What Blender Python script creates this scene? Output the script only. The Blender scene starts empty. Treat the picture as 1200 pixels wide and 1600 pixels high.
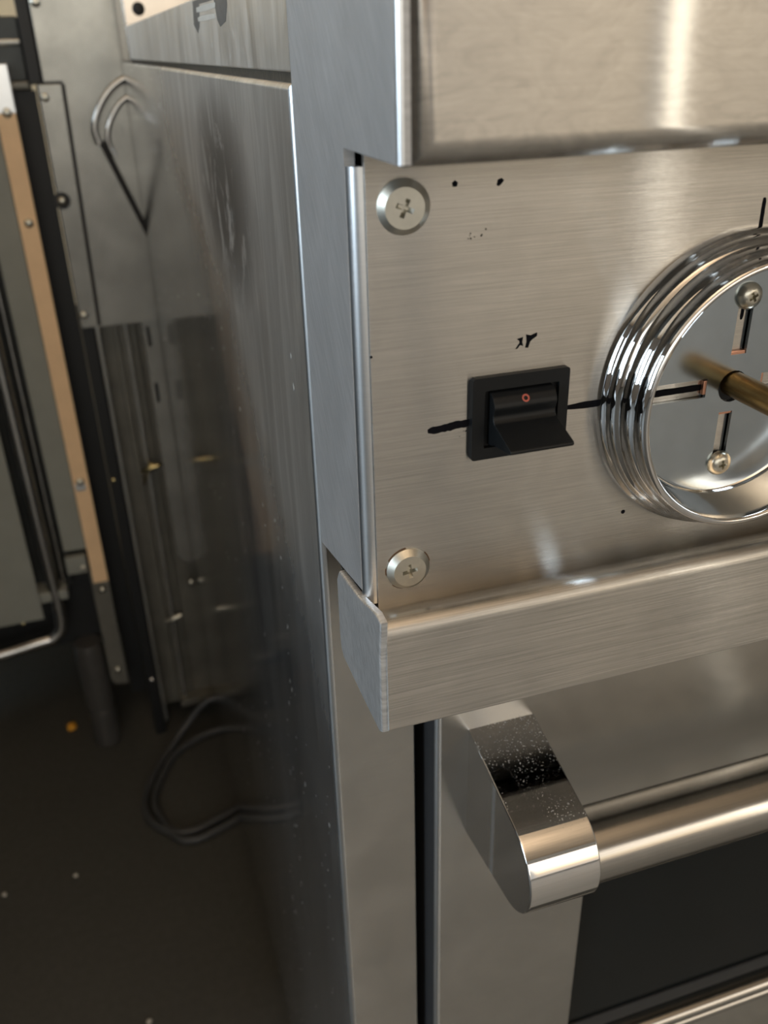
import bpy, bmesh, math, random
from math import sin, cos, pi, radians
from mathutils import Vector, Matrix

# ---------------------------------------------------------------- scene, camera, light
scn = bpy.context.scene
COL = scn.collection
U = 0.001                                   # everything below is written in millimetres

scn.view_settings.view_transform = 'Standard'
scn.view_settings.look = 'None'
scn.view_settings.exposure = 0.0
scn.view_settings.gamma = 1.0
scn.view_settings.use_curve_mapping = False
scn.cycles.use_denoising = True
scn.cycles.max_bounces = 10
scn.cycles.diffuse_bounces = 4
scn.cycles.glossy_bounces = 6
scn.cycles.sample_clamp_indirect = 6.0
scn.cycles.caustics_reflective = True
scn.cycles.blur_glossy = 0.6

cam_data = bpy.data.cameras.new('camera')
cam = bpy.data.objects.new('camera', cam_data)
COL.objects.link(cam)
cam_data.sensor_fit = 'AUTO'
cam_data.sensor_width = 36.0
cam_data.lens = 31.27
cam_data.clip_start = 0.01
cam_data.clip_end = 100
R = ((0.9505051, -0.3097576, -0.02429566),
     (-0.16460001, -0.43567381, -0.88492665),
     (0.26352778, 0.84512636, -0.46509628))           # rows: right, down, forward
cam.matrix_world = Matrix(((R[0][0], -R[1][0], -R[2][0], -0.0596),
                           (R[0][1], -R[1][1], -R[2][1], -0.2700),
                           (R[0][2], -R[1][2], -R[2][2], 0.8700),
                           (0, 0, 0, 1)))
cam_data.dof.use_dof = True
cam_data.dof.focus_distance = 0.285
cam_data.dof.aperture_fstop = 14.0
scn.camera = cam

world = bpy.data.worlds.new('world')
scn.world = world
world.use_nodes = True
wn = world.node_tree.nodes
wl = world.node_tree.links
bg = wn['Background']
sky = wn.new('ShaderNodeTexSky')
sky.sky_type = 'NISHITA'
sky.sun_disc = False
sky.sun_elevation = radians(27)
sky.sun_rotation = radians(146)
sky.air_density = 1.0
sky.dust_density = 2.5
wl.new(sky.outputs[0], bg.inputs[0])
bg.inputs[1].default_value = 0.06


def area(name, loc, size, rot, color, power, portal=False):
    d = bpy.data.lights.new(name, 'AREA')
    d.shape = 'RECTANGLE'
    d.size, d.size_y = size
    d.color = color
    d.energy = power
    if portal:
        d.cycles.is_portal = True
    o = bpy.data.objects.new(name, d)
    o.location = loc
    o.rotation_euler = rot
    COL.objects.link(o)
    return o


# daylight entering through the openings of the room, and added fill lamps
area('daylight_front_window', (0.75, -4.05, 1.27), (6.4, 2.2), (radians(90), 0, 0), (0.98, 0.98, 0.97), 20)
area('added_front_fill', (-0.95, -3.99, 1.62), (3.0, 1.5), (radians(90), 0, 0), (1.0, 0.93, 0.80), 20)  # added lamp at the window, brightens the top of the rear sheet
area('daylight_curtain_gap', (2.74, -3.98, 1.27), (0.08, 2.2), (radians(90), 0, 0), (1.0, 0.92, 0.78), 3.2)
area('daylight_left_window', (-3.25, -1.05, 1.50), (1.3, 1.5), (radians(90), 0, radians(-90)), (0.74, 0.88, 1.0), 80)
area('ceiling_fill_front', (0.1, -1.5, 2.15), (0.9, 0.9), (pi, 0, 0), (1.0, 0.90, 0.77), 38)  # added lamp, brightens the ceiling for warm top light
area('ceiling_fill_back', (-0.6, 2.3, 2.15), (0.7, 0.7), (pi, 0, 0), (1.0, 0.84, 0.60), 26)  # added lamp, brightens the rear wall and ceiling
area('added_rear_left_fill', (-3.25, 1.8, 1.60), (1.6, 1.2), (radians(90), 0, radians(-90)), (0.78, 0.90, 1.0), 40)  # added light to brighten the housing cheek


# ---------------------------------------------------------------- materials
def new_mat(name):
    m = bpy.data.materials.new(name)
    m.use_nodes = True
    n = m.node_tree.nodes
    return m, n, m.node_tree.links, n['Principled BSDF']


def coords(n, l, scale, kind='Object'):
    tc = n.new('ShaderNodeTexCoord')
    mp = n.new('ShaderNodeMapping')
    mp.inputs['Scale'].default_value = scale
    l.new(tc.outputs[kind], mp.inputs['Vector'])
    return mp.outputs[0]


def noise(n, l, vec, scale=1.0, detail=4, rough=0.55, dist=0.0):
    t = n.new('ShaderNodeTexNoise')
    t.inputs['Scale'].default_value = scale
    t.inputs['Detail'].default_value = detail
    t.inputs['Roughness'].default_value = rough
    t.inputs['Distortion'].default_value = dist
    l.new(vec, t.inputs['Vector'])
    return t.outputs['Fac']


def ramp(n, l, fac, stops):
    r = n.new('ShaderNodeValToRGB')
    e = r.color_ramp.elements
    while len(e) < len(stops):
        e.new(0.5)
    for k, (p, c) in enumerate(stops):
        e[k].position = p
        e[k].color = (c, c, c, 1) if not isinstance(c, tuple) else (*c, 1)
    l.new(fac, r.inputs[0])
    return r.outputs[0]


def mixc(n, l, fac, a, b, mode='MIX'):
    x = n.new('ShaderNodeMix')
    x.data_type = 'RGBA'
    x.blend_type = mode
    for sock, v in ((x.inputs[0], fac), (x.inputs[6], a), (x.inputs[7], b)):
        if isinstance(v, (int, float)):
            sock.default_value = v
        elif isinstance(v, tuple):
            sock.default_value = (*v, 1)
        else:
            l.new(v, sock)
    return x.outputs[2]


def fmath(n, l, op, a, b):
    x = n.new('ShaderNodeMath')
    x.operation = op
    for sock, v in ((x.inputs[0], a), (x.inputs[1], b)):
        if isinstance(v, (int, float)):
            sock.default_value = v
        else:
            l.new(v, sock)
    return x.outputs[0]


def bump(n, l, height, strength, dist=0.0003):
    b = n.new('ShaderNodeBump')
    b.inputs['Strength'].default_value = strength
    b.inputs['Distance'].default_value = dist
    l.new(height, b.inputs['Height'])
    return b.outputs[0]


def turned(n, l, scale, ang):
    """object coordinates turned about X before they are stretched: slanting grind marks"""
    tc = n.new('ShaderNodeTexCoord')
    a = n.new('ShaderNodeMapping')
    a.inputs['Rotation'].default_value = (ang, 0, 0)
    b = n.new('ShaderNodeMapping')
    b.inputs['Scale'].default_value = scale
    l.new(tc.outputs['Object'], a.inputs['Vector'])
    l.new(a.outputs[0], b.inputs['Vector'])
    return b.outputs[0]


def steel(name, base=(0.60, 0.585, 0.56), rough=0.28, aniso=0.75, tangent=(0, 0, 1), grain=(30, 30, 1800),
          var=0.10, cloud=0.12, bmp=0.06, cloud_scale=(30, 30, 30), cloud_rough=0.03, turn=None, metal=1.0, cloud_dist=0.6):
    m, n, l, p = new_mat(name)
    gv = coords(n, l, grain) if turn is None else turned(n, l, grain, turn)
    g = noise(n, l, gv, 1.0, 3, 0.6)
    c = noise(n, l, coords(n, l, cloud_scale), 1.0, 6, 0.65, cloud_dist)
    gcol = ramp(n, l, g, [(0.25, 1 - var), (0.75, 1.0)])
    ccol = ramp(n, l, c, [(0.3, 1 - cloud), (0.7, 1.0)])
    col = mixc(n, l, 1.0, mixc(n, l, 1.0, base, gcol, 'MULTIPLY'), ccol, 'MULTIPLY')
    r = fmath(n, l, 'MULTIPLY', c, cloud_rough * 2)
    r2 = fmath(n, l, 'ADD', r, rough - cloud_rough)
    nrm = bump(n, l, g, bmp)
    if tangent:                                             # brushed: wide lobe across the grain, narrow along it
        n.remove(p)
        p = n.new('ShaderNodeBsdfAnisotropic')
        p.inputs['Anisotropy'].default_value = -aniso
        ge = n.new('ShaderNodeNewGeometry')                 # the grain runs along X, so the wide lobe lies along N x X
        t = n.new('ShaderNodeVectorMath')
        t.operation = 'CROSS_PRODUCT'
        l.new(ge.outputs['Normal'], t.inputs[0])
        t.inputs[1].default_value = (1, 0.02, 0.02)
        l.new(t.outputs[0], p.inputs['Tangent'])
        l.new(p.outputs[0], n['Material Output'].inputs[0])
        l.new(col, p.inputs['Color'])
    else:
        l.new(col, p.inputs['Base Color'])
        p.inputs['Metallic'].default_value = metal
    l.new(r2, p.inputs['Roughness'])
    l.new(nrm, p.inputs['Normal'])
    return m


def plain(name, color, rough=0.5, metal=0.0, var=0.12, scale=60, bmp=0.0, spec=0.5):
    m, n, l, p = new_mat(name)
    f = noise(n, l, coords(n, l, (scale, scale, scale)), 1.0, 5, 0.6)
    k = ramp(n, l, f, [(0.3, 1 - var), (0.7, 1.0)])
    l.new(mixc(n, l, 1.0, color, k, 'MULTIPLY'), p.inputs['Base Color'])
    p.inputs['Roughness'].default_value = rough
    p.inputs['Metallic'].default_value = metal
    p.inputs['Specular IOR Level'].default_value = spec
    if bmp:
        l.new(bump(n, l, f, bmp), p.inputs['Normal'])
    return m


M = {}
M['front'] = steel('brushed_front_steel', (0.525, 0.52, 0.505), 0.18, 0.85, grain=(40, 40, 3000), var=0.22, cloud=0.12, cloud_rough=0.02)
M['hood'] = steel('smudged_steel', (0.545, 0.535, 0.515), 0.18, 0.84, cloud=0.24, cloud_scale=(55, 55, 130), cloud_rough=0.025, bmp=0.03, cloud_dist=2.5)
M['rail'] = steel('coarse_brushed_steel', (0.66, 0.65, 0.625), 0.19, 0.84, grain=(30, 1500, 2600), var=0.36, bmp=0.14)
M['cheek'] = steel('ground_steel', (0.56, 0.565, 0.575), 0.58, 0.0, None, grain=(100, 1500, 60), var=0.28,
                   cloud=0.15, bmp=0.08, cloud_scale=(20, 40, 25), turn=radians(38), metal=0.7)
M['door'] = steel('brushed_door_steel', (0.465, 0.462, 0.445), 0.18, 0.84, var=0.06, bmp=0.03)
M['end'] = steel('rough_ground_steel', (0.84, 0.85, 0.86), 0.5, 0.0, None, grain=(100, 1300, 170), var=0.45, bmp=0.4, turn=radians(30), metal=0.8)
M['tube'] = steel('brushed_tube_steel', (0.53, 0.515, 0.49), 0.17, 0.3, tangent=(0, 0, 1), grain=(25, 1200, 1200), var=0.15, bmp=0.05)
M['edge'] = steel('pale_edge_steel', (0.88, 0.90, 0.92), 0.32, 0.0, None, var=0.05, cloud=0.05, bmp=0.0)  # pale tone, also the painted highlight on the bends
M['chrome'] = plain('chrome', (0.80, 0.79, 0.78), 0.035, 1.0, 0.04)
M['disc'] = plain('bright_zinc_plate', (0.50, 0.565, 0.62), 0.17, 1.0, 0.10, 120)
M['nickel'] = plain('nickel_screw', (0.64, 0.62, 0.55), 0.42, 1.0, 0.12, 300)
M['zinc'] = plain('zinc_screw', (0.62, 0.60, 0.52), 0.3, 1.0, 0.15, 300)
M['brass'] = plain('aged_brass', (0.30, 0.19, 0.07), 0.34, 1.0, 0.25, 200)
M['copper'] = plain('copper', (0.75, 0.40, 0.28), 0.35, 1.0, 0.1, 200)
M['black_plastic'] = plain('black_plastic', (0.007, 0.008, 0.009), 0.45, 0.0, 0.3, 900, 0.05, 0.25)
M['ink'] = plain('black_ink', (0.006, 0.006, 0.008), 0.7, 0.0, 0.3, 600, 0, 0.05)
M['red'] = plain('red_print', (0.42, 0.09, 0.06), 0.5)
M['rust'] = plain('rust_stain', (0.10, 0.05, 0.02), 0.8)
M['hollow'] = plain('black_steel_and_gap_shade', (0.012, 0.012, 0.013), 0.7)  # black steel, also painted in for shade inside gaps
M['grime'] = plain('brown_grime', (0.06, 0.05, 0.035), 0.85, 0, 0.5, 400, 0.4)
M['rubber'] = plain('black_rubber', (0.018, 0.019, 0.020), 0.55, 0, 0.2, 200)
M['leg'] = plain('grey_black_leg', (0.06, 0.058, 0.055), 0.4, 0, 0.2, 60)
M['black_metal'] = plain('black_painted_metal', (0.006, 0.007, 0.008), 0.5, 0, 0.3, 80)
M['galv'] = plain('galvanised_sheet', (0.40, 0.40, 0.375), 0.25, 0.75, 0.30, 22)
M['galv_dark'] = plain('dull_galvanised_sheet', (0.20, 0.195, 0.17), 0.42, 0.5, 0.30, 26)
M['panel_grey'] = plain('grey_green_painted_panel', (0.25, 0.26, 0.235), 0.5, 0.0, 0.12, 20)
M['smear'] = plain('grey_smear', (0.16, 0.17, 0.185), 0.4, 0.5, 0.3, 300)
M['cord'] = plain('grey_black_cord', (0.05, 0.053, 0.056), 0.5, 0, 0.2, 200)
M['tan'] = plain('tan_strip', (0.85, 0.60, 0.36), 0.5, 0.0, 0.1, 40)
M['conduit'] = plain('dull_steel_tube', (0.62, 0.60, 0.57), 0.22, 1.0, 0.2, 60)
M['dark_galv'] = plain('dark_channel_metal', (0.05, 0.055, 0.055), 0.4, 0.5, 0.3, 40)
M['backguard'] = plain('warm_steel', (0.66, 0.60, 0.54), 0.22, 1.0, 0.12, 30)
M['crumb_y'] = plain('orange_crumb', (0.75, 0.36, 0.03), 0.7)
M['crumb_w'] = plain('pale_crumb', (0.55, 0.53, 0.48), 0.8)
M['cream'] = plain('cream_wall_paint', (0.80, 0.70, 0.50), 0.8, 0, 0.06, 3)
M['white_wall'] = plain('pale_wall_paint', (0.62, 0.60, 0.56), 0.8, 0, 0.06, 3)
M['left_wall'] = plain('grey_wall_paint', (0.20, 0.20, 0.20), 0.8, 0, 0.06, 3)
M['ceil'] = plain('timber_ceiling_boards', (0.70, 0.54, 0.38), 0.6, 0, 0.25, 6)
M['frame'] = plain('window_frame_paint', (0.35, 0.33, 0.30), 0.5)
M['barrel'] = plain('brass_fitting', (0.70, 0.58, 0.30), 0.25, 1.0, 0.1, 200)


def glass_black():
    m, n, l, p = new_mat('black_oven_glass')
    f = noise(n, l, coords(n, l, (40, 40, 40)), 1, 4)
    l.new(mixc(n, l, 1.0, (0.009, 0.0105, 0.0105), ramp(n, l, f, [(0.3, 0.8), (0.7, 1.0)]), 'MULTIPLY'), p.inputs['Base Color'])
    p.inputs['Roughness'].default_value = 0.12
    p.inputs['Specular IOR Level'].default_value = 0.12
    return m


M['glass'] = glass_black()


def floor_mat():
    m, n, l, p = new_mat('dark_sealed_concrete')
    a = noise(n, l, coords(n, l, (3, 3, 3)), 1, 6, 0.6)
    b = noise(n, l, coords(n, l, (120, 120, 120)), 1, 3, 0.6)
    c = mixc(n, l, a, (0.052, 0.053, 0.049), (0.088, 0.088, 0.081))
    c = mixc(n, l, 1.0, c, ramp(n, l, b, [(0.3, 0.82), (0.7, 1.0)]), 'MULTIPLY')
    l.new(c, p.inputs['Base Color'])
    p.inputs['Roughness'].default_value = 0.5
    p.inputs['Specular IOR Level'].default_value = 0.3
    return m


M['floor'] = floor_mat()
M['bounce_floor'] = plain('pale_bounce_floor', (0.33, 0.33, 0.315), 0.55, 0, 0.15, 4)  # pale tone for the added floor that the front steel reflects


def side_steel(name, base, rough, scuffed):
    """stained side sheet: drips, dull hand-rubbed film towards the front, dark greasy patch, pale specks"""
    m, n, l, p = new_mat(name)
    drip = noise(n, l, coords(n, l, (1, 30, 5.0)), 1.0, 5, 0.62, 0.7)
    patch = noise(n, l, coords(n, l, (1, 34, 20)), 1.0, 6, 0.66, 1.2)
    fine = noise(n, l, coords(n, l, (300, 420, 90)), 1.0, 3, 0.6)
    speck = noise(n, l, coords(n, l, (260, 260, 150)), 1.0, 2, 0.5)
    band = noise(n, l, coords(n, l, (1, 40, 10)), 1.0, 3, 0.5)
    tc = n.new('ShaderNodeTexCoord')
    sp3 = n.new('ShaderNodeSeparateXYZ')
    l.new(tc.outputs['Object'], sp3.inputs[0])
    Y, Z = sp3.outputs[1], sp3.outputs[2]
    if scuffed:                                             # outline of the rubbed film: how far back it reaches at each height
        reach = ramp(n, l, Z, [(0.0, -0.30), (0.50, -0.12), (0.60, 0.00), (0.66, 0.08), (0.72, 0.16), (0.77, 0.23), (0.80, 0.34), (0.83, 0.40)])
        d = fmath(n, l, 'SUBTRACT', reach, Y)
        d = fmath(n, l, 'ADD', d, fmath(n, l, 'MULTIPLY', fmath(n, l, 'SUBTRACT', patch, 0.5), 0.12))
        film = ramp(n, l, fmath(n, l, 'ADD', fmath(n, l, 'MULTIPLY', d, 4.5), 0.5), [(0.1, 0.0), (0.9, 1.0)])
    else:
        film = ramp(n, l, patch, [(0.3, 0.4), (0.6, 1.0)])
    c = mixc(n, l, ramp(n, l, drip, [(0.36, 0.0), (0.62, 1.0)]), tuple(v * 0.62 for v in base), base)
    c = mixc(n, l, fmath(n, l, 'MULTIPLY', film, 0.55), c, tuple(v * 1.05 for v in base))
    pale = noise(n, l, coords(n, l, (1, 48, 7)), 1.0, 5, 0.65, 1.0)
    c = mixc(n, l, fmath(n, l, 'MULTIPLY', film, ramp(n, l, pale, [(0.48, 0.0), (0.62, 0.7)])), c, tuple(min(1, v * 1.35) for v in base))
    c = mixc(n, l, ramp(n, l, fine, [(0.3, 0.0), (0.8, 0.35)]), c, tuple(min(1, v * 1.25) for v in base))
    if scuffed:
        u = fmath(n, l, 'DIVIDE', fmath(n, l, 'SUBTRACT', Y, 0.150), 0.085)
        v = fmath(n, l, 'DIVIDE', fmath(n, l, 'SUBTRACT', Z, 0.812), 0.050)
        q = fmath(n, l, 'ADD', fmath(n, l, 'MULTIPLY', u, u), fmath(n, l, 'MULTIPLY', v, v))
        grease = fmath(n, l, 'MULTIPLY', ramp(n, l, q, [(0.1, 1.0), (1.0, 0.0)]), ramp(n, l, patch, [(0.38, 0.0), (0.46, 1.0)]))
        c = mixc(n, l, grease, c, tuple(v * 0.30 for v in base))
    sp = fmath(n, l, 'MULTIPLY', ramp(n, l, speck, [(0.69, 0.0), (0.72, 1.0)]), ramp(n, l, band, [(0.53, 0.0), (0.58, 1.0)]))
    c = mixc(n, l, sp, c, (0.85, 0.86, 0.84))
    l.new(c, p.inputs['Base Color'])
    p.inputs['Metallic'].default_value = 0.94
    r = fmath(n, l, 'ADD', fmath(n, l, 'MULTIPLY', drip, 0.08), rough - 0.04)
    r = fmath(n, l, 'ADD', r, fmath(n, l, 'MULTIPLY', film, 0.24))
    r = fmath(n, l, 'ADD', r, fmath(n, l, 'MULTIPLY', sp, 0.4))
    l.new(r, p.inputs['Roughness'])
    l.new(bump(n, l, fine, 0.03), p.inputs['Normal'])
    return m


M['side'] = side_steel('stained_side_steel', (0.70, 0.71, 0.72), 0.11, True)
M['side_up'] = side_steel('scuffed_upper_steel', (0.86, 0.85, 0.83), 0.20, False)


def dusty_chrome():
    m, n, l, p = new_mat('dusty_chrome')
    s = noise(n, l, coords(n, l, (1500, 1500, 1500)), 1.0, 1, 0.4)
    w = noise(n, l, coords(n, l, (60, 60, 60)), 1.0, 3, 0.5)
    f = fmath(n, l, 'MULTIPLY', ramp(n, l, s, [(0.66, 0.0), (0.70, 1.0)]), ramp(n, l, w, [(0.35, 0.0), (0.6, 0.8)]))
    ge = n.new('ShaderNodeNewGeometry')                       # dust settles only where the surface looks up
    sx = n.new('ShaderNodeSeparateXYZ')
    l.new(ge.outputs['Normal'], sx.inputs[0])
    f = fmath(n, l, 'MULTIPLY', f, ramp(n, l, sx.outputs[2], [(0.8, 0.0), (0.95, 1.0)]))
    l.new(mixc(n, l, f, (0.78, 0.77, 0.76), (0.6, 0.6, 0.6)), p.inputs['Base Color'])
    l.new(fmath(n, l, 'SUBTRACT', 1.0, f), p.inputs['Metallic'])
    l.new(fmath(n, l, 'ADD', fmath(n, l, 'MULTIPLY', f, 0.7), 0.03), p.inputs['Roughness'])
    return m


M['dusty'] = dusty_chrome()


# ---------------------------------------------------------------- mesh helpers
def link(name, bm, mat, parent=None, smooth=35, loc=None):
    bmesh.ops.recalc_face_normals(bm, faces=bm.faces)
    me = bpy.data.meshes.new(name)
    bm.to_mesh(me)
    bm.free()
    me.materials.append(M[mat] if isinstance(mat, str) else mat)
    if smooth:
        for p in me.polygons:
            p.use_smooth = True
        me.set_sharp_from_angle(angle=radians(smooth))
    o = bpy.data.objects.new(name, me)
    COL.objects.link(o)
    if smooth:                                              # keep the broad faces flat beside their rounded edges
        wnm = o.modifiers.new('weighted_normals', 'WEIGHTED_NORMAL')
        wnm.keep_sharp = True
        wnm.weight = 100
    if loc:
        o.location = Vector(loc) * U
    if parent:
        attach(o, parent)
    return o


def attach(o, parent):
    w = Vector(o.location)
    base = Vector((0, 0, 0))
    q = parent
    while q:
        base += q.location
        q = q.parent
    o.parent = parent
    o.location = w - base
    return o


def thing(name, loc, label, cat, group=None):
    o = bpy.data.objects.new(name, None)
    o.empty_display_size = 0.05
    COL.objects.link(o)
    o.location = Vector(loc) * U
    o['label'] = label
    o['category'] = cat
    if group:
        o['group'] = group
    return o


def fold_highlight(o, lo=-0.99, hi=-0.12):
    """paints a lighter highlight on the bend between a left side and a front face"""
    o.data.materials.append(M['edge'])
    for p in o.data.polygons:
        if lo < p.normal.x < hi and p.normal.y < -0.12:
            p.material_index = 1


def structure(o):
    o['kind'] = 'structure'
    return o


def box(bm, x0, x1, y0, y1, z0, z1, bev=0, seg=3, edges=None):
    r = bmesh.ops.create_cube(bm, size=1)
    for v in r['verts']:
        v.co = Vector(((x0 + x1) / 2 + v.co.x * (x1 - x0), (y0 + y1) / 2 + v.co.y * (y1 - y0), (z0 + z1) / 2 + v.co.z * (z1 - z0))) * U
    if bev:
        es = list({e for v in r['verts'] for e in v.link_edges})
        if edges:
            es = [e for e in es if edges((e.verts[0].co + e.verts[1].co) / 2 / U)]
        bmesh.ops.bevel(bm, geom=es, offset=bev * U, segments=seg, affect='EDGES', profile=0.5)
    return bm


def prism(bm, pts, axis, a, b, bev=0, seg=2, edges=None):
    """extrude a 2-D outline (mm) along axis from a to b; X: (y,z)  Y: (x,z)  Z: (x,y)"""
    def co(p, t):
        return {'X': Vector((t, p[0], p[1])), 'Y': Vector((p[0], t, p[1])), 'Z': Vector((p[0], p[1], t))}[axis] * U
    A = [bm.verts.new(co(p, a)) for p in pts]
    B = [bm.verts.new(co(p, b)) for p in pts]
    fs = [bm.faces.new(A), bm.faces.new(B[::-1])]
    k = len(pts)
    for i in range(k):
        fs.append(bm.faces.new((A[i], B[i], B[(i + 1) % k], A[(i + 1) % k])))
    bmesh.ops.recalc_face_normals(bm, faces=fs)
    if bev:
        es = list({e for f in fs for e in f.edges})
        if edges:
            es = [e for e in es if edges(e)]
        bmesh.ops.bevel(bm, geom=es, offset=bev * U, segments=seg, affect='EDGES', profile=0.5)
    return bm


def lathe(bm, prof, seg=64, caps=(False, False), centre=(0, 0, 0)):
    """profile of (radius, y) turned about the Y axis"""
    rings = []
    for r, y in prof:
        rings.append([bm.verts.new((Vector((r * cos(2 * pi * k / seg), y, r * sin(2 * pi * k / seg))) + Vector(centre)) * U) for k in range(seg)])
    for a, b in zip(rings, rings[1:]):
        for k in range(seg):
            bm.faces.new((a[k], a[(k + 1) % seg], b[(k + 1) % seg], b[k]))
    if caps[0]:
        bm.faces.new(rings[0])
    if caps[1]:
        bm.faces.new(rings[-1][::-1])
    return bm


def zlathe(bm, prof, seg=32, centre=(0, 0, 0)):
    """profile of (radius, z) turned about the Z axis, capped at both ends"""
    rings = []
    for r, z in prof:
        rings.append([bm.verts.new((Vector((r * cos(2 * pi * k / seg), r * sin(2 * pi * k / seg), z)) + Vector(centre)) * U) for k in range(seg)])
    for a, b in zip(rings, rings[1:]):
        for k in range(seg):
            bm.faces.new((a[k], a[(k + 1) % seg], b[(k + 1) % seg], b[k]))
    bm.faces.new(rings[0])
    bm.faces.new(rings[-1][::-1])
    return bm


def smooth_path(pts, n=8):
    pts = [Vector(p) for p in pts]
    out = []
    for i in range(len(pts) - 1):
        p0 = pts[max(i - 1, 0)]
        p1, p2 = pts[i], pts[i + 1]
        p3 = pts[min(i + 2, len(pts) - 1)]
        for k in range(n):
            t = k / n
            out.append(0.5 * ((2 * p1) + (p2 - p0) * t + (2 * p0 - 5 * p1 + 4 * p2 - p3) * t * t + (3 * p1 - p0 - 3 * p2 + p3) * t ** 3))
    out.append(pts[-1])
    return out


def tube(bm, pts, r, seg=12, n=8):
    path = smooth_path(pts, n) if n else [Vector(p) for p in pts]
    prev = None
    rings = []
    for i, p in enumerate(path):
        t = (path[min(i + 1, len(path) - 1)] - path[max(i - 1, 0)]).normalized()
        if prev is None:
            a = t.orthogonal().normalized()
        else:
            a = (prev - t * prev.dot(t)).normalized()
        prev = a
        b = t.cross(a)
        rings.append([bm.verts.new((p + (a * cos(2 * pi * k / seg) + b * sin(2 * pi * k / seg)) * r) * U) for k in range(seg)])
    for a, b in zip(rings, rings[1:]):
        for k in range(seg):
            bm.faces.new((a[k], a[(k + 1) % seg], b[(k + 1) % seg], b[k]))
    bm.faces.new(rings[0])
    bm.faces.new(rings[-1][::-1])
    return bm


def holed_plate(bm, outer, holes, y0, y1):
    """flat plate in the XZ plane with holes, y0 (front) to y1 (back), outlines in mm"""
    loops = []
    edges = []
    for pts in [outer] + holes:
        vs = [bm.verts.new(Vector((p[0], y0, p[1])) * U) for p in pts]
        es = [bm.edges.new((vs[i], vs[(i + 1) % len(vs)])) for i in range(len(vs))]
        loops.append(vs)
        edges += es
    r = bmesh.ops.triangle_fill(bm, use_beauty=True, use_dissolve=False, edges=edges, normal=(0, -1, 0))
    faces = [g for g in r['geom'] if isinstance(g, bmesh.types.BMFace)]
    if y1 is not None:
        back = {}
        for vs in loops:
            for v in vs:
                back[v] = bm.verts.new((v.co.x, y1 * U, v.co.z))
        for f in faces:
            bm.faces.new([back[v] for v in f.verts][::-1])
        for vs in loops:
            for i in range(len(vs)):
                a, b = vs[i], vs[(i + 1) % len(vs)]
                bm.faces.new((a, b, back[b], back[a]))
    return bm


def circle(r, n=48, c=(0, 0), rot=0):
    return [(c[0] + r * cos(2 * pi * k / n + rot), c[1] + r * sin(2 * pi * k / n + rot)) for k in range(n)]


def cross(r, w, rot):
    base = [(w, w), (w, r), (-w, r), (-w, w), (-r, w), (-r, -w), (-w, -w), (-w, -r), (w, -r), (w, -w), (r, -w), (r, w)]
    return [(x * cos(rot) - z * sin(rot), x * sin(rot) + z * cos(rot)) for x, z in base]


def screw_bm(prof, top_r, top_y, rec_r, rec_w, depth, rot, seg=40):
    """screw head: lathed flank, flat top with a cross recess"""
    bm = bmesh.new()
    lathe(bm, prof, seg)
    x = cross(rec_r, rec_w, rot)
    holed_plate(bm, circle(top_r, seg), [x], top_y, None)
    vs = [bm.verts.new(Vector((p[0], top_y, p[1])) * U) for p in x]
    ws = [bm.verts.new(Vector((p[0] * 0.55, top_y + depth, p[1] * 0.55)) * U) for p in x]
    for i in range(len(x)):
        bm.faces.new((vs[i], vs[(i + 1) % 12], ws[(i + 1) % 12], ws[i]))
    bm.faces.new(ws)
    bmesh.ops.remove_doubles(bm, verts=bm.verts, dist=1e-6)
    return bm


def arc(c, r, a0, a1, n):
    return [(c[0] + r * cos(radians(a0 + (a1 - a0) * k / n)), c[1] + r * sin(radians(a0 + (a1 - a0) * k / n))) for k in range(n + 1)]


# ---------------------------------------------------------------- the setting
def wall_with_openings(name, axis, pos, thick, lo, hi, z1, openings, mat):
    """wall in the plane axis = pos, spanning lo..hi, height z1, with openings (a0, a1, z0, z1)"""
    bm = bmesh.new()
    cuts = sorted({lo, hi, *[o[0] for o in openings], *[o[1] for o in openings]})
    for a, b in zip(cuts, cuts[1:]):
        spans = [(0, z1)]
        for o in openings:
            if o[0] <= a and b <= o[1]:
                spans = [(0, o[2]), (o[3], z1)]
        for s, e in spans:
            if e - s > 1:
                if axis == 'Y':
                    box(bm, a, b, pos, pos + thick, s, e)
                else:
                    box(bm, pos, pos + thick, a, b, s, e)
    return structure(link(name, bm, mat, None, 0))


b = bmesh.new(); box(b, -3200, 4200, -160, 3400, -60, 0); box(b, -3200, -20, -4000, -160, -60, 0)
structure(link('floor', b, 'floor', None, 0))
b = bmesh.new(); box(b, -20, 4200, -4000, -160, -60, 0)            # unseen pale floor, added to brighten reflections in the front steel
structure(link('floor', b, 'bounce_floor', None, 0))
b = bmesh.new(); box(b, -3200, 4200, -4000, 3400, 2900, 2960)
structure(link('ceiling', b, 'ceil', None, 0))
wall_with_openings('wall_front', 'Y', -4120, 120, -3320, 4320, 2900, [(-2500, 4000, 150, 2400)], 'white_wall')
wall_with_openings('wall_left', 'X', -3320, 120, -4000, 3400, 2900, [(-1700, -400, 750, 2250), (1000, 2600, 1000, 2200)], 'left_wall')  # second opening is added for the cheek's light
wall_with_openings('wall_right', 'X', 4200, 120, -4000, 3400, 2900, [], 'white_wall')
wall_with_openings('wall_back', 'Y', 3400, 120, -3320, 4320, 2900, [], 'cream')


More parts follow.
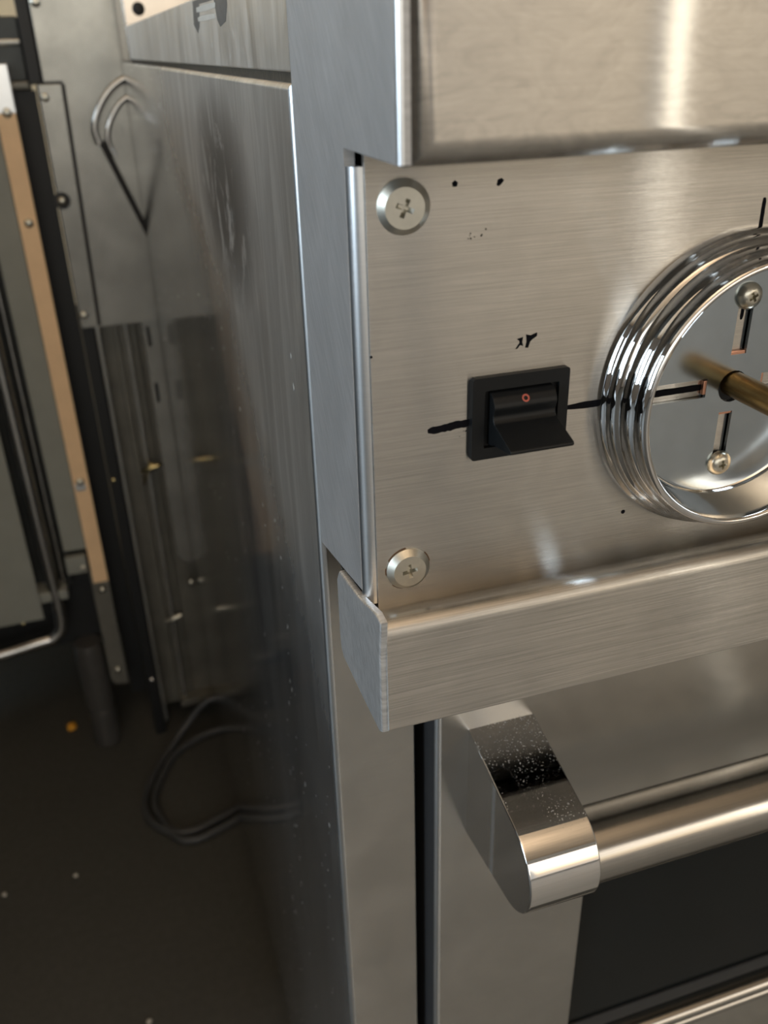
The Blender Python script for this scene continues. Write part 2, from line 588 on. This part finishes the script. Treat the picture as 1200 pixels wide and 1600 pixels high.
def window(name, axis, pos, a0, a1, z0, z1, nm):
    bm = bmesh.new()
    def bar(p0, p1, q0, q1):
        if axis == 'Y':
            box(bm, p0, p1, pos - 25, pos + 25, q0, q1, 4, 1)
        else:
            box(bm, pos - 25, pos + 25, p0, p1, q0, q1, 4, 1)
    bar(a0, a1, z0, z0 + 45)
    bar(a0, a1, z1 - 45, z1)
    for k in range(nm + 1):
        x = a0 + (a1 - a0) * k / nm
        x = min(max(x, a0 + 22), a1 - 22)
        bar(x - 22, x + 22, z0 + 45, z1 - 45)
    return structure(link(name, bm, 'frame', None, 0))


# unseen low block on the left, added to shade the aisle
b = bmesh.new(); box(b, -560, -470, 60, 760, 0, 960)
structure(link('aisle_light_blocker', b, 'dark_galv', None, 0))
window('window_1', 'Y', -4090, -2500, 4000, 150, 2400, 5)
window('window_2', 'X', -3290, -1700, -400, 750, 2250, 1)
window('added_window', 'X', -3290, 1000, 2600, 1000, 2200, 2)  # unseen window, added to light the cheek

# ---------------------------------------------------------------- the range
RNG = thing('kitchen_range', (380, 380, 0), 'stainless steel kitchen range with a bare control shaft and stained left side', 'range')
WID = 756

# side sheet with a rolled front bend and rolled top
b = bmesh.new()
box(b, 0, 2.6, 0, 760, 45, 861, 2.2, 5, lambda m: m.x < 1 and (m.y < 1 or m.z > 860))
fold_highlight(link('side_panel', b, 'side', RNG))
b = bmesh.new(); box(b, 1.2, 4, 0.8, 649, 863.8, 890, 0.6, 2)
USP = link('upper_side_panel', b, 'side_up', RNG)
b = bmesh.new(); box(b, 2.0, 5, 2, 649, 857, 866)
link('seam_sealant', b, 'grime', RNG)
b = bmesh.new(); box(b, 5.6, 750, 24, 755, 60, 860)
link('inner_body', b, 'hollow', RNG)
b = bmesh.new(); box(b, 5.2, WID, 1, 649, 866, 889.5)
link('cooktop', b, 'hood', RNG)
# marks high on the side: a dark smear with two pale bars
for nm, mt, pts in (('side_smear', 'smear', [(190, 889), (194, 880), (183, 876.5), (176, 879), (170, 887.2), (128, 887.0), (124, 880), (118, 877.5), (104, 879), (98, 884), (97, 889.5)]),
                    ('pale_bar', 'crumb_w', [(180, 886.2), (180, 884.4), (150, 884.0), (126, 884.3), (125, 886.0), (152, 886.4)]),
                    ('pale_bar', 'crumb_w', [(178, 882.4), (178, 880.9), (150, 880.6), (129, 880.8), (128, 882.2), (152, 882.6)])):
    b = bmesh.new(); prism(b, pts, 'X', 1.12 if nm == 'side_smear' else 1.08, 1.25)
    link(nm, b, mt, USP, 0)
# front stile of the body, beside the door
b = bmesh.new(); box(b, 2.6, 35.6, 0, 22, 45, 718, 0.8, 3, lambda m: m.x > 30)
link('front_stile', b, 'door', RNG)
# backguard standing behind the cooktop
bg_o = bmesh.new(); box(bg_o, 0.5, WID, 650, 760, 861.5, 1040, 2.0, 3)
bgp = link('backguard', bg_o, 'backguard', RNG)
b = bmesh.new(); lathe(b, [(5.5, 650.2), (5.5, 649), (4, 647.5), (1.5, 646.8)], 20, (False, True), (14, 0, 903))
link('rivet', b, 'hollow', bgp)

# cheek: the left end of the control housing
out = [(0, 714.2), (-60, 726.4), (-52.5, 727.5), (-52.5, 845.6), (-61, 848.6), (-92, 848.6), (-92, 890), (0.6, 890), (0.6, 800)]
out = [(-0.4, 714.2), (-51.5, 724.6), (-51.5, 848.6), (-92, 848.6), (-92, 890), (-0.4, 890)]
b = bmesh.new()
prism(b, out, 'X', 0.9, 3.6, 1.2, 4, lambda e: all(v.co.y < -91.5 * U for v in e.verts) and all(v.co.x < 1 * U for v in e.verts))
fold_highlight(link('housing_cheek', b, 'cheek', RNG))
# bullnose above the control panel
b = bmesh.new()
box(b, 3.5, WID, -92.4, -1, 847.6, 890, 5.5, 6, lambda m: m.y < -80)
link('bullnose', b, 'hood', RNG)
# quarter round flange between cheek and control panel
pts = arc((4.6, -51.2), 3.6, 180, 270, 8) + [(4.6, -50.0), (2.0, -50.0)]
b = bmesh.new(); prism(b, pts, 'Z', 721, 844.5)
link('side_flange', b, 'edge', RNG)
# control panel
b = bmesh.new(); box(b, 4.6, WID, -55.6, -53.4, 717.5, 848.2, 0.35, 2)
PAN = link('control_panel', b, 'front', RNG)


def ink(name, pts, parent=PAN, mat='ink', y=-55.6, t=0.06):
    bm = bmesh.new()
    prism(bm, pts, 'Y', y - t, y + 0.02)
    return link(name, bm, mat, parent, 0)


rnd = random.Random(7)


def stroke(x0, z0, x1, z1, w, n=16, rag=0.18):
    d = Vector((x1 - x0, z1 - z0)); L = d.length; d /= L; nn = Vector((-d.y, d.x))
    up, dn = [], []
    for k in range(n + 1):
        t = L * k / n
        e = min(1, 4 * min(k, n - k) / n + 0.55)
        p = Vector((x0, z0)) + d * t
        up.append(tuple(p + nn * (w / 2 * e + rnd.uniform(-rag, rag))))
        dn.append(tuple(p - nn * (w / 2 * e + rnd.uniform(-rag, rag))))
    return up + dn[::-1]


# felt pen strokes: a level line through the switch, an upright tick, spots and a scribble
ink('marker_line', stroke(20.6, 774.7, 33.9, 775.7, 2.3))
ink('marker_line', stroke(62.8, 775.7, 112.5, 775.9, 2.1, 30, 0.08))
ink('marker_line', stroke(120.7, 829.8, 120.9, 818.5, 1.3, 10, 0.06))
ink('marker_line', stroke(119.6, 801, 119.4, 795.5, 1.2, 6, 0.05))
ink('marker_line', stroke(135.0, 763.5, 139.0, 759.5, 1.6, 6, 0.05))
ink('marker_dot', circle(0.85, 5, (27.8, 839.3), 0.3))
ink('marker_dot', [(39.0, 838.3), (39.3, 839.6), (40.4, 839.9), (41.0, 839.3), (40.2, 838.4), (39.6, 838.0)])
ink('marker_dot', circle(0.75, 7, (86.4, 737.4)))
ink('marker_scribble', [(49.3, 799.0), (50.6, 798.6), (52.6, 799.2), (52.6, 798.2), (51.2, 797.4), (50.6, 796.8), (50.1, 795.2), (49.2, 795.3), (49.5, 797.0)])
ink('marker_scribble', [(46.5, 798.0), (48.4, 798.4), (48.2, 797.0), (48.6, 795.8), (47.6, 796.2), (46.9, 795.3), (46.2, 795.2), (47.4, 796.9), (47.3, 797.5)])
for k in range(9):
    ink('ink_speck', circle(rnd.uniform(0.12, 0.28), 5, (31.5 + rnd.uniform(0, 5), 827.0 + rnd.uniform(-1.2, 1.2)), rnd.random()))
for k in range(4):
    ink('ink_speck', circle(rnd.uniform(0.10, 0.2), 5, (29.6 + rnd.uniform(0, 2.6), 772.4 + rnd.uniform(-1.0, 1.0)), rnd.random()))
ink('ink_speck', circle(0.4, 6, (4.9, 798)))

# the two panel screws
prof = [(6.75, 0.0), (6.75, -0.6), (6.6, -0.8), (5.0, -2.3)]
s1 = link('panel_screw', screw_bm(prof, 5.0, -2.3, 2.35, 0.62, 1.9, radians(-22)), 'nickel', None, 30, (14.2, -55.7, 834.9))
s1['label'] = 'clean upper cross head screw standing slightly tilted'
s1.rotation_euler = (radians(3), 0, radians(-6))
s2 = link('panel_screw', screw_bm(prof, 5.0, -2.3, 2.35, 0.62, 1.9, radians(8)), 'nickel', None, 30, (14.2, -55.5, 731.9))
attach(s1, RNG); attach(s2, RNG)
for a0, a1 in ((95, 150), (170, 190), (225, 255), (10, 40)):
    bm = bmesh.new()
    pp = arc((14.2, 731.9), 6.7, a0, a1, 8) + arc((14.2, 731.9), 7.1, a1, a0, 8)
    prism(bm, pp, 'Y', -55.75, -55.5)
    link('rust_ring', bm, 'rust', s2, 0)

# rocker switch
bm = bmesh.new()
def rrect(x0, x1, z0, z1, r, n=4):
    return arc((x1 - r, z1 - r), r, 0, 90, n) + arc((x0 + r, z1 - r), r, 90, 180, n) + arc((x0 + r, z0 + r), r, 180, 270, n) + arc((x1 - r, z0 + r), r, 270, 360, n)
holed_plate(bm, rrect(33.0, 62.6, 764.4, 788.8, 0.9), [rrect(36.7, 59.4, 767.9, 784.9, 0.3)], -57.7, -55.5)
SW = link('rocker_switch', bm, 'black_plastic', RNG, 30)
SW['label'] = 'black plastic rocker switch with a red ring mark'
mod = SW.modifiers.new('edge', 'BEVEL'); mod.width = 0.5 * U; mod.segments = 2; mod.limit_method = 'ANGLE'; mod.harden_normals = True
SW.modifiers.move(1, 0)
bm = bmesh.new(); box(bm, 36.5, 59.6, -56.0, -55.5, 767.6, 785.2)
link('switch_well', bm, 'black_plastic', SW)
bm = bmesh.new()
prof = [(-55.6, 784.3), (-57.6, 784.2), (-59.2, 783.2), (-60.2, 781.6), (-60.5, 780.4), (-60.1, 779.2), (-59.6, 778.0), (-59.8, 776.8), (-60.6, 775.9),
        (-71.2, 772.3), (-71.6, 771.8), (-71.4, 771.2), (-70.9, 770.9), (-60.5, 769.6), (-58.0, 768.6), (-55.6, 768.3)]
prism(bm, prof, 'X', 38.4, 57.7, 0.35, 2)
RK = link('rocker', bm, 'black_plastic', SW, 40)
bm = bmesh.new()
n0 = Vector((0, -0.85, 0.53))
ring = []
c0 = Vector((48.0, -59.95, 782.35)); ax = Vector((1, 0, 0)); up = Vector((0, 0.53, 0.85))
lathe(bm, [(0.62, -0.03), (0.68, -0.05), (1.08, -0.05), (1.14, -0.03)], 24)
OM = link('off_mark', bm, 'red', None, 40, tuple(c0))
OM.rotation_euler = (radians(-32), 0, 0)
attach(OM, SW)

# dial bezel, its backing disc and the bare shaft
CX, CZ = 119.4, 776.0
raw = [(46.2, -55.5), (46.2, -57.6), (45.9, -58.4), (45.2, -58.9), (44.9, -59.4), (44.95, -60.6), (44.7, -61.8), (44.0, -62.7), (43.2, -63.0), (42.9, -63.4),
       (42.85, -64.4), (42.75, -66.0), (42.3, -67.2), (41.6, -67.8), (41.35, -68.2), (41.3, -69.0), (41.2, -70.4), (40.7, -71.7), (39.8, -72.3), (39.0, -72.2), (38.5, -71.5),
       (38.1, -69.5), (37.2, -64.0), (36.3, -58.6), (35.6, -57.2), (34.9, -56.9)]
bm = bmesh.new(); lathe(bm, raw, 128, (False, False), (CX, 0, CZ))
BEZ = link('dial_bezel', bm, 'chrome', RNG, 50)
BEZ['label'] = 'stepped chrome dial ring around the bare shaft'


def slot(x0, x1, z0, z1):
    return [(x0, z0), (x1, z0), (x1, z1), (x0, z1)]


holes = [slot(116.6, 121.9, 785.4, 801.5), slot(115.6, 120.4, 751.5, 767.2), slot(87.0, 109.6, 773.0, 778.9), slot(129.0, 150.0, 773.7, 778.3),
         circle(5.0, 24, (CX - 0.4, CZ - 0.7))]
bm = bmesh.new(); holed_plate(bm, circle(35.3, 96, (CX, CZ)), holes, -57.2, -56.1)
link('backing_disc', bm, 'disc', BEZ, 30)
for (x0, x1, z0, z1) in ((116.7, 121.8, 784.6, 786.4), (115.7, 120.3, 766.4, 767.6), (108.6, 110.4, 773.8, 778.2), (128.2, 130.0, 773.8, 778.2)):
    bm = bmesh.new(); box(bm, x0, x1, -57.0, -55.7, z0, z1, 0.25, 2)
    link('copper_tab', bm, 'copper', BEZ)
bm = bmesh.new(); lathe(bm, [(5.7, -55.75), (0.5, -55.75)], 32, (False, True), (CX, 0, CZ))
link('shaft_hole', bm, 'hollow', BEZ)
bm = bmesh.new()
lathe(bm, [(3.9, -55.8), (3.9, -79.0), (3.6, -79.8), (1.0, -79.9)], 40, (False, True), (CX, 0, CZ))
SH = link('control_shaft', bm, 'brass', BEZ, 40)
SH['label'] = 'bare brass shaft without its knob'
dome = [(4.05, 0.2), (4.05, -0.5), (3.75, -1.3), (3.1, -2.0), (2.2, -2.45)]
for (x, z, rt) in ((119.3, 803.0, 0.5), (118.3, 750.0, 0.15)):
    o = link('disc_screw', screw_bm(dome, 2.2, -2.45, 1.5, 0.42, 1.3, rt, 28), 'zinc', None, 50, (x, -57.3, z))
    attach(o, BEZ)

# front rail below the control panel
top = [(-53.6, 718.4), (-62.0, 721.6), (-68.2, 725.3)]
rail = top + arc((-68.6, 720.9), 4.4, 95, 180, 8)[1:] + [(-73.0, 687.6), (-72.6, 686.8), (-71.8, 686.6), (-27.0, 684.2), (-24.0, 690), (-24.0, 717.5)]
rail = [(-73.0 + 0, z) if False else (y, z) for y, z in rail]
bm = bmesh.new(); prism(bm, rail, 'X', 1.6, WID)
RAIL = link('front_rail', bm, 'rail', RNG, 40)
cap = [(-29.0, 718.6), (-51.5, 722.4), (-61.0, 725.2), (-69.0, 727.6), (-74.0, 727.2), (-73.4, 722.5), (-72.2, 714), (-71.9, 686.2), (-69.6, 684.6), (-52, 684.0), (-29.5, 684.0), (-26.6, 686.5), (-25.6, 692), (-25.8, 714)]
bm = bmesh.new(); prism(bm, cap, 'X', -0.5, 1.7, 0.7, 3, lambda e: all(v.co.x < 0 for v in e.verts))
link('rail_end_cap', bm, 'end', RAIL, 40)

# oven door
DX0, DX1, DZ0, DZ1 = 40.2, 718, 95, 712
WX0, WX1, WZ0, WZ1 = 118.0, 640, 371, 512
bm = bmesh.new()
holed_plate(bm, [(DX0, DZ0), (DX1, DZ0), (DX1, DZ1), (DX0, DZ1)], [[(WX0, WZ0), (WX1, WZ0), (WX1, WZ1), (WX0, WZ1)]], -12, 22)
es = [e for e in bm.edges if all(abs(v.co.y + 0.012) < 1e-6 for v in e.verts) and (all(abs(v.co.x - DX0 * U) < 1e-6 for v in e.verts) or all(abs(v.co.z - DZ1 * U) < 1e-6 for v in e.verts))]
bmesh.ops.bevel(bm, geom=es, offset=2.5 * U, segments=6, affect='EDGES', profile=0.5)
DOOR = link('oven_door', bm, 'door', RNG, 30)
fold_highlight(DOOR)
DOOR.data.materials.append(M['hollow'])                     # door's side edge painted black for the shade inside the gap
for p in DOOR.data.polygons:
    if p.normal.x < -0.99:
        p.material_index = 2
bm = bmesh.new(); box(bm, WX0 - 3, WX1 + 3, -9.5, -4, WZ0 - 1, WZ1 + 3)
link('window_pane', bm, 'glass', DOOR)
bm = bmesh.new(); box(bm, WX0 + 1, WX1 - 1, -11.2, -9.6, 379.5, 389.5, 0.5, 2)
link('window_seal', bm, 'rubber', DOOR)
prof = [(-11.9, 354.5)] + arc((-12, 357.6), 3.1, 270, 110, 8) + [(-13.0, 361.2)] + arc((-12, 367.2), 4.8, 250, 100, 10) + [(-11.9, 371.9)]
bm = bmesh.new(); prism(bm, prof, 'X', 60, 700)
link('lower_trim', bm, 'tube', DOOR, 40)
# handle
prof = [(-11.9, 621.2)] + arc((-50.2, 589.3), 21.7, 100, 262, 28) + [(-11.9, 562.2)]
bm = bmesh.new(); prism(bm, prof, 'X', 54.6, 84.0, 0.7, 3, lambda e: abs(e.verts[0].co.x - e.verts[1].co.x) < 1e-7 and not all(abs(v.co.y + 0.0119) < 1e-5 for v in e.verts))
HB = link('handle_bracket', bm, 'dusty', DOOR, 30)
o2 = HB.copy(); COL.objects.link(o2); o2.location = HB.location + Vector((590 * U, 0, 0))
bm = bmesh.new()
vs0 = []
seg = 48
for x in (83.9, 645.0):
    vs0.append([bm.verts.new(Vector((x, -52 + 14.8 * cos(2 * pi * k / seg), 584.0 + 14.8 * sin(2 * pi * k / seg))) * U) for k in range(seg)])
for k in range(seg):
    bm.faces.new((vs0[0][k], vs0[0][(k + 1) % seg], vs0[1][(k + 1) % seg], vs0[1][k]))
bm.faces.new(vs0[0]); bm.faces.new(vs0[1][::-1])
link('handle_bar', bm, 'tube', DOOR, 40)
# feet under the range
for x, y in ((40, 60), (716, 60), (40, 700), (716, 700)):
    bm = bmesh.new(); zlathe(bm, [(18, 0), (20, 3), (20, 14), (12, 16), (12, 61)], 24, (x, y, 0))
    link('foot', bm, 'black_metal', RNG)

# ---------------------------------------------------------------- appliance behind, seen from its back (right one)
BK = thing('steel_appliance', (120, 900, 0), 'bare metal back of an appliance with a teardrop knockout and ribs', 'appliance')
YB = 768
bm = bmesh.new(); prism(bm, [(-84, 596), (420, 596), (420, 1150), (-78, 1150), (-78, 844.5), (-84, 844.5)], 'Y', YB, YB + 3, 0.6, 2)
UP = link('upper_back_sheet', bm, 'galv', BK)
bm = bmesh.new(); prism(bm, [(-85, 598), (-67, 598), (-61.5, 843), (-84, 843)], 'Y', YB - 5, YB - 2, 0.8, 2)
FL = link('edge_flange', bm, 'galv', BK)
def rivet(name, x, y, z, r, mat, parent, h=None):
    h = h or r * 0.6
    m = bmesh.new(); lathe(m, [(r, 0), (r, -h * 0.35), (r * 0.75, -h * 0.8), (r * 0.3, -h)], 16, (False, True), (x, y, z))
    return link(name, m, mat, parent, 60)
rivet('screw', -79.0, YB - 5, 831.6, 4.2, 'zinc', FL)
rivet('screw', -80.1, YB - 5, 612, 4.2, 'zinc', FL)
rivet('screw', -72.0, YB, 914.5, 5, 'zinc', UP)
bm = bmesh.new(); lathe(bm, [(8.5, 0), (8.5, -1.5), (4.5, -1.5)], 24, (False, True), (-80.8, YB - 5, 733.6))
WS = link('washer', bm, 'rubber', FL)
rivet('nut', -80.8, YB - 6.4, 733.6, 4.4, 'zinc', FL, 4)
bm = bmesh.new(); prism(bm, [(-67.2, 598), (-63.5, 598), (-58.2, 843), (-61.7, 843)], 'Y', YB - 0.6, YB + 1)
link('flange_seam', bm, 'hollow', UP, 0)
bm = bmesh.new(); prism(bm, [(-84, 842.6), (-60, 842.6), (-60, 845.6), (-84, 845.6)], 'Y', YB - 1.0, YB + 1)
link('flange_slit', bm, 'hollow', UP, 0)
# teardrop knockout: raised rim (two ridges) and the slanted cut
rim = [(0.5, 846), (-12, 839), (-24, 827), (-33, 812), (-36.5, 799), (-34.5, 786)]
bm = bmesh.new(); tube(bm, [(x, YB - 1.5, z) for x, z in rim], 4.0, 12)
KN = link('knockout_rim', bm, 'conduit', UP, 60)
rim2 = [(1.5, 829), (-8, 823), (-17, 812), (-23.5, 799), (-25, 786), (-21, 774)]
bm = bmesh.new(); tube(bm, [(x, YB - 1.0, z) for x, z in rim2], 3.2, 12)
link('knockout_inner_rim', bm, 'conduit', UP, 60)
bm = bmesh.new(); prism(bm, [(-35.5, 789), (-28.5, 789), (0.5, 706), (0.5, 688)], 'Y', YB - 0.5, YB + 0.5)
link('knockout_slot', bm, 'hollow', UP, 0)
# recessed lower back with ribs
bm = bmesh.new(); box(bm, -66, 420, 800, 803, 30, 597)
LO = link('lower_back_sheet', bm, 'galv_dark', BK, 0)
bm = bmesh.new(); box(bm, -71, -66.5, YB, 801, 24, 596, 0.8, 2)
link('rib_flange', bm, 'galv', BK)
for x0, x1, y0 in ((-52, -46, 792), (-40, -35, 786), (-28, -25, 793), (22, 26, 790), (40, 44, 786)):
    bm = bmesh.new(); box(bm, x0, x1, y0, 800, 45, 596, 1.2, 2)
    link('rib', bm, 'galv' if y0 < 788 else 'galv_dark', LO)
def pill(x0, x1, z0, z1, n=8):
    r = (x1 - x0) / 2
    return [(x1, z1), (x0, z1)] + arc(((x0 + x1) / 2, z0 + r), r, 180, 360, n)
bm = bmesh.new()
holed_plate(bm, pill(-19, 19, 268, 596), [rrect(-15.2, -11.0, 563, 588, 1.5), rrect(-15.2, -11.0, 494, 519, 1.5)], 780, 783)
link('slotted_strip', bm, 'galv', LO, 30)
bm = bmesh.new(); box(bm, -18, 18, 783.5, 800, 290, 595)
link('strip_core', bm, 'black_metal', LO, 0)
bm = bmesh.new(); tube(bm, [(-46, 780, 407), (-37, 776, 412), (-26, 776, 414), (-22, 780, 413)], 2.6, 8)
link('brass_hook', bm, 'barrel', LO, 60)
bm = bmesh.new(); tube(bm, [(-37, 776, 411), (-43, 778, 398), (-46, 782, 388)], 1.6, 8)
link('brass_hook', bm, 'barrel', LO, 60)
rivet('screw', -33, 786, 409, 5, 'barrel', LO)
rivet('screw', -6, 780, 236, 4.5, 'zinc', LO)
bm = bmesh.new(); tube(bm, [(-46, 785, 180), (-36, 783, 183), (-26, 784, 186)], 3, 8)
link('clip', bm, 'zinc', LO, 60)
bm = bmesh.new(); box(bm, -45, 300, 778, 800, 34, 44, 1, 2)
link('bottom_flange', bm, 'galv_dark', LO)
bm = bmesh.new(); box(bm, -84, 420, 806, 1500, 60, 1100)
link('body', bm, 'black_metal', BK, 0)
bm = bmesh.new(); box(bm, -86, -72, 772, 800, 0, 843, 1, 2)
link('corner_post', bm, 'black_metal', BK)
bm = bmesh.new(); box(bm, -91.5, -79.5, 774, 800, 843, 1500, 1, 2)
link('upper_post', bm, 'black_metal', BK)
rivet('screw', -79, 772, 97, 4, 'conduit', BK)
rivet('screw', -81, 772, 405, 3, 'barrel', BK)
for x, y in ((-60, 1450), (395, 1450), (395, 840)):
    bm = bmesh.new(); zlathe(bm, [(18, 0), (20, 3), (20, 14), (14, 16), (14, 61)], 20, (x, y, 0))
    link('foot', bm, 'black_metal', BK)

# ---------------------------------------------------------------- left appliance, seen from its back
LF = thing('grey_appliance', (-430, 900, 0), 'grey appliance back with a tan edge strip, bent pipe and black leg', 'appliance')
bm = bmesh.new(); box(bm, -760, -108.5, 800, 1420, 165, 905)
link('body', bm, 'black_metal', LF, 0)
bm = bmesh.new(); box(bm, -128, -109.5, 768, 771, 268, 818, 0.6, 2)
TS = link('tan_edge_strip', bm, 'tan', LF)  # flat tan colour over the whole strip
bm = bmesh.new(); prism(bm, [(-134, 768), (-109, 768), (-109, 800), (-134, 800)], 'Z', 818, 862, 0.8, 2)
link('top_bracket', bm, 'edge', LF)
bm = bmesh.new()
prism(bm, [(-131, 285), (-109.5, 285), (-109.5, 104), (-112, 101), (-127, 104), (-131, 112)], 'Y', 771.5, 774, 0.5, 2)
link('lower_flange', bm, 'galv_dark', LF)
for x, z, rr, y in ((-117.5, 819, 4.6, 768), (-118.0, 713, 4.6, 768), (-119.5, 411, 5.0, 768), (-119, 257, 4.6, 768), (-120, 126, 4.6, 771.5)):
    rivet('screw', x, y, z, rr, 'zinc', LF, 3.4)
bm = bmesh.new(); box(bm, -120 - 6, -120 + 6, 766.5, 768, 400, 409, 0.5, 2)
link('screw_tab', bm, 'edge', LF)
bm = bmesh.new(); box(bm, -155, -128.5, 772, 776, 318, 860, 0.6, 2)
link('inner_strip', bm, 'panel_grey', LF)
bm = bmesh.new(); box(bm, -156, -131, 764, 776, 288, 312, 2, 2)
BR = link('strip_bracket', bm, 'panel_grey', LF)
rivet('screw', -136, 764, 296, 3.4, 'zinc', LF)
bm = bmesh.new(); box(bm, -205, -155.5, 786, 800, 262, 870)
link('recess_channel', bm, 'dark_galv', LF)
bm = bmesh.new(); box(bm, -200, -160, 758, 790, 258, 272, 2, 2)
link('pipe_shelf', bm, 'panel_grey', LF)
bm = bmesh.new(); box(bm, -600, -193.5, 752, 756, 239, 860, 0.8, 2)
PNL = link('access_panel', bm, 'panel_grey', LF)
rivet('screw', -197, 756, 258, 2.6, 'barrel', LF)
rivet('screw', -226, 800, 208, 3, 'barrel', LF)
# gas pipe: down the channel, round the corner, away to the left
bm = bmesh.new()
tube(bm, [(-178, 766, 880), (-178, 766, 600), (-177, 766, 400), (-176, 766, 300), (-175, 764, 236), (-178, 763, 215), (-189, 762, 203), (-206, 762, 200), (-300, 762, 190), (-560, 762, 190)], 8.5, 16)
link('gas_pipe', bm, 'conduit', LF, 60)
bm = bmesh.new(); tube(bm, [(-163, 775, 880), (-163, 775, 600), (-163, 775, 272)], 3.0, 10)
link('thin_pipe', bm, 'conduit', LF, 60)
# upper dark box
bm = bmesh.new(); box(bm, -760, -92, 795, 830, 845, 904, 3, 2)
link('top_box', bm, 'dark_galv', LF)
bm = bmesh.new(); box(bm, -300, -93, 791, 796, 878, 884, 2, 2)
link('box_ledge', bm, 'galv', LF)
bm = bmesh.new(); box(bm, -135, -92, 790, 800, 838, 846, 2, 2)
link('box_ledge', bm, 'galv_dark', LF)
bm = bmesh.new(); box(bm, -109, -88, 802, 812, 60, 837)
link('gap_shade_sheet', bm, 'black_metal', LF, 0)  # black sheet added to keep the gap between the appliances dark
for k, (x, y) in enumerate(((-152, 785), (-720, 785), (-720, 1390), (-152, 1390))):
    bm = bmesh.new()
    zlathe(bm, [(15, 0), (18, 2), (18.5, 6), (18.5, 62), (17.6, 63), (17.6, 66), (19.2, 67), (19.6, 160), (17, 172)], 32, (x, y, 0))
    link('leg', bm, 'leg', LF, 40)
# ---------------------------------------------------------------- cord and crumbs on the floor
CORDPTS = [(60, 735, 6), (30, 752, 18), (4, 758, 50), (-14, 757, 50), (-40, 752, 27), (-70, 728, 8), (-100, 679, 6), (-113, 640, 6), (-108, 606, 6), (-88, 580, 6), (-61, 570, 6), (-30, 578, 6), (0, 589, 6), (40, 610, 6), (130, 640, 6)]
bm = bmesh.new(); tube(bm, CORDPTS, 5.0, 12)
tube(bm, [(70, 720, 6), (36, 735, 8), (-10, 742, 9), (-60, 720, 7), (-88, 678, 5.5), (-100, 640, 5.5), (-97, 612, 5.5), (-80, 568, 5.5), (-58, 556, 5.5), (-28, 563, 5.5), (0, 574, 5.5), (40, 596, 5.5), (130, 628, 5.5)], 5.0, 12)
cd = link('power_cord', bm, 'cord', None, 60)
cd['label'] = 'black power cord looping on the dark floor beside the range'
cd['category'] = 'cord'


def crumb(name, x, y, r, mat, label, cat, seed):
    q = random.Random(seed)
    bm = bmesh.new(); bmesh.ops.create_icosphere(bm, subdivisions=2, radius=1)
    for v in bm.verts:
        k = r * (1 + q.uniform(-0.18, 0.18))
        v.co = Vector((v.co.x * k, v.co.y * k * 1.1, v.co.z * k * 0.7 + r * 0.6)) * U
    lowz = min(v.co.z for v in bm.verts)
    for v in bm.verts:
        v.co.z -= lowz
    o = link(name, bm, mat, None, 60, (x, y, 0))
    o['label'] = label; o['category'] = cat
    return o


crumb('orange_crumb', -202, 826, 7, 'crumb_y', 'small orange crumb on the floor beside the black leg', 'crumb', 1)
crumb('pale_crumb', -281, 551, 2.6, 'crumb_w', 'pale crumb on the floor at the left edge of the photo', 'crumb', 2)
crumb('pale_crumb', -201, 552, 2.4, 'crumb_w', 'faint pale crumb on the open floor below the orange crumb', 'crumb', 3)
crumb('pale_crumb', -133, 339, 2.8, 'crumb_w', 'pale crumb on the floor at the bottom edge of the photo', 'crumb', 4)
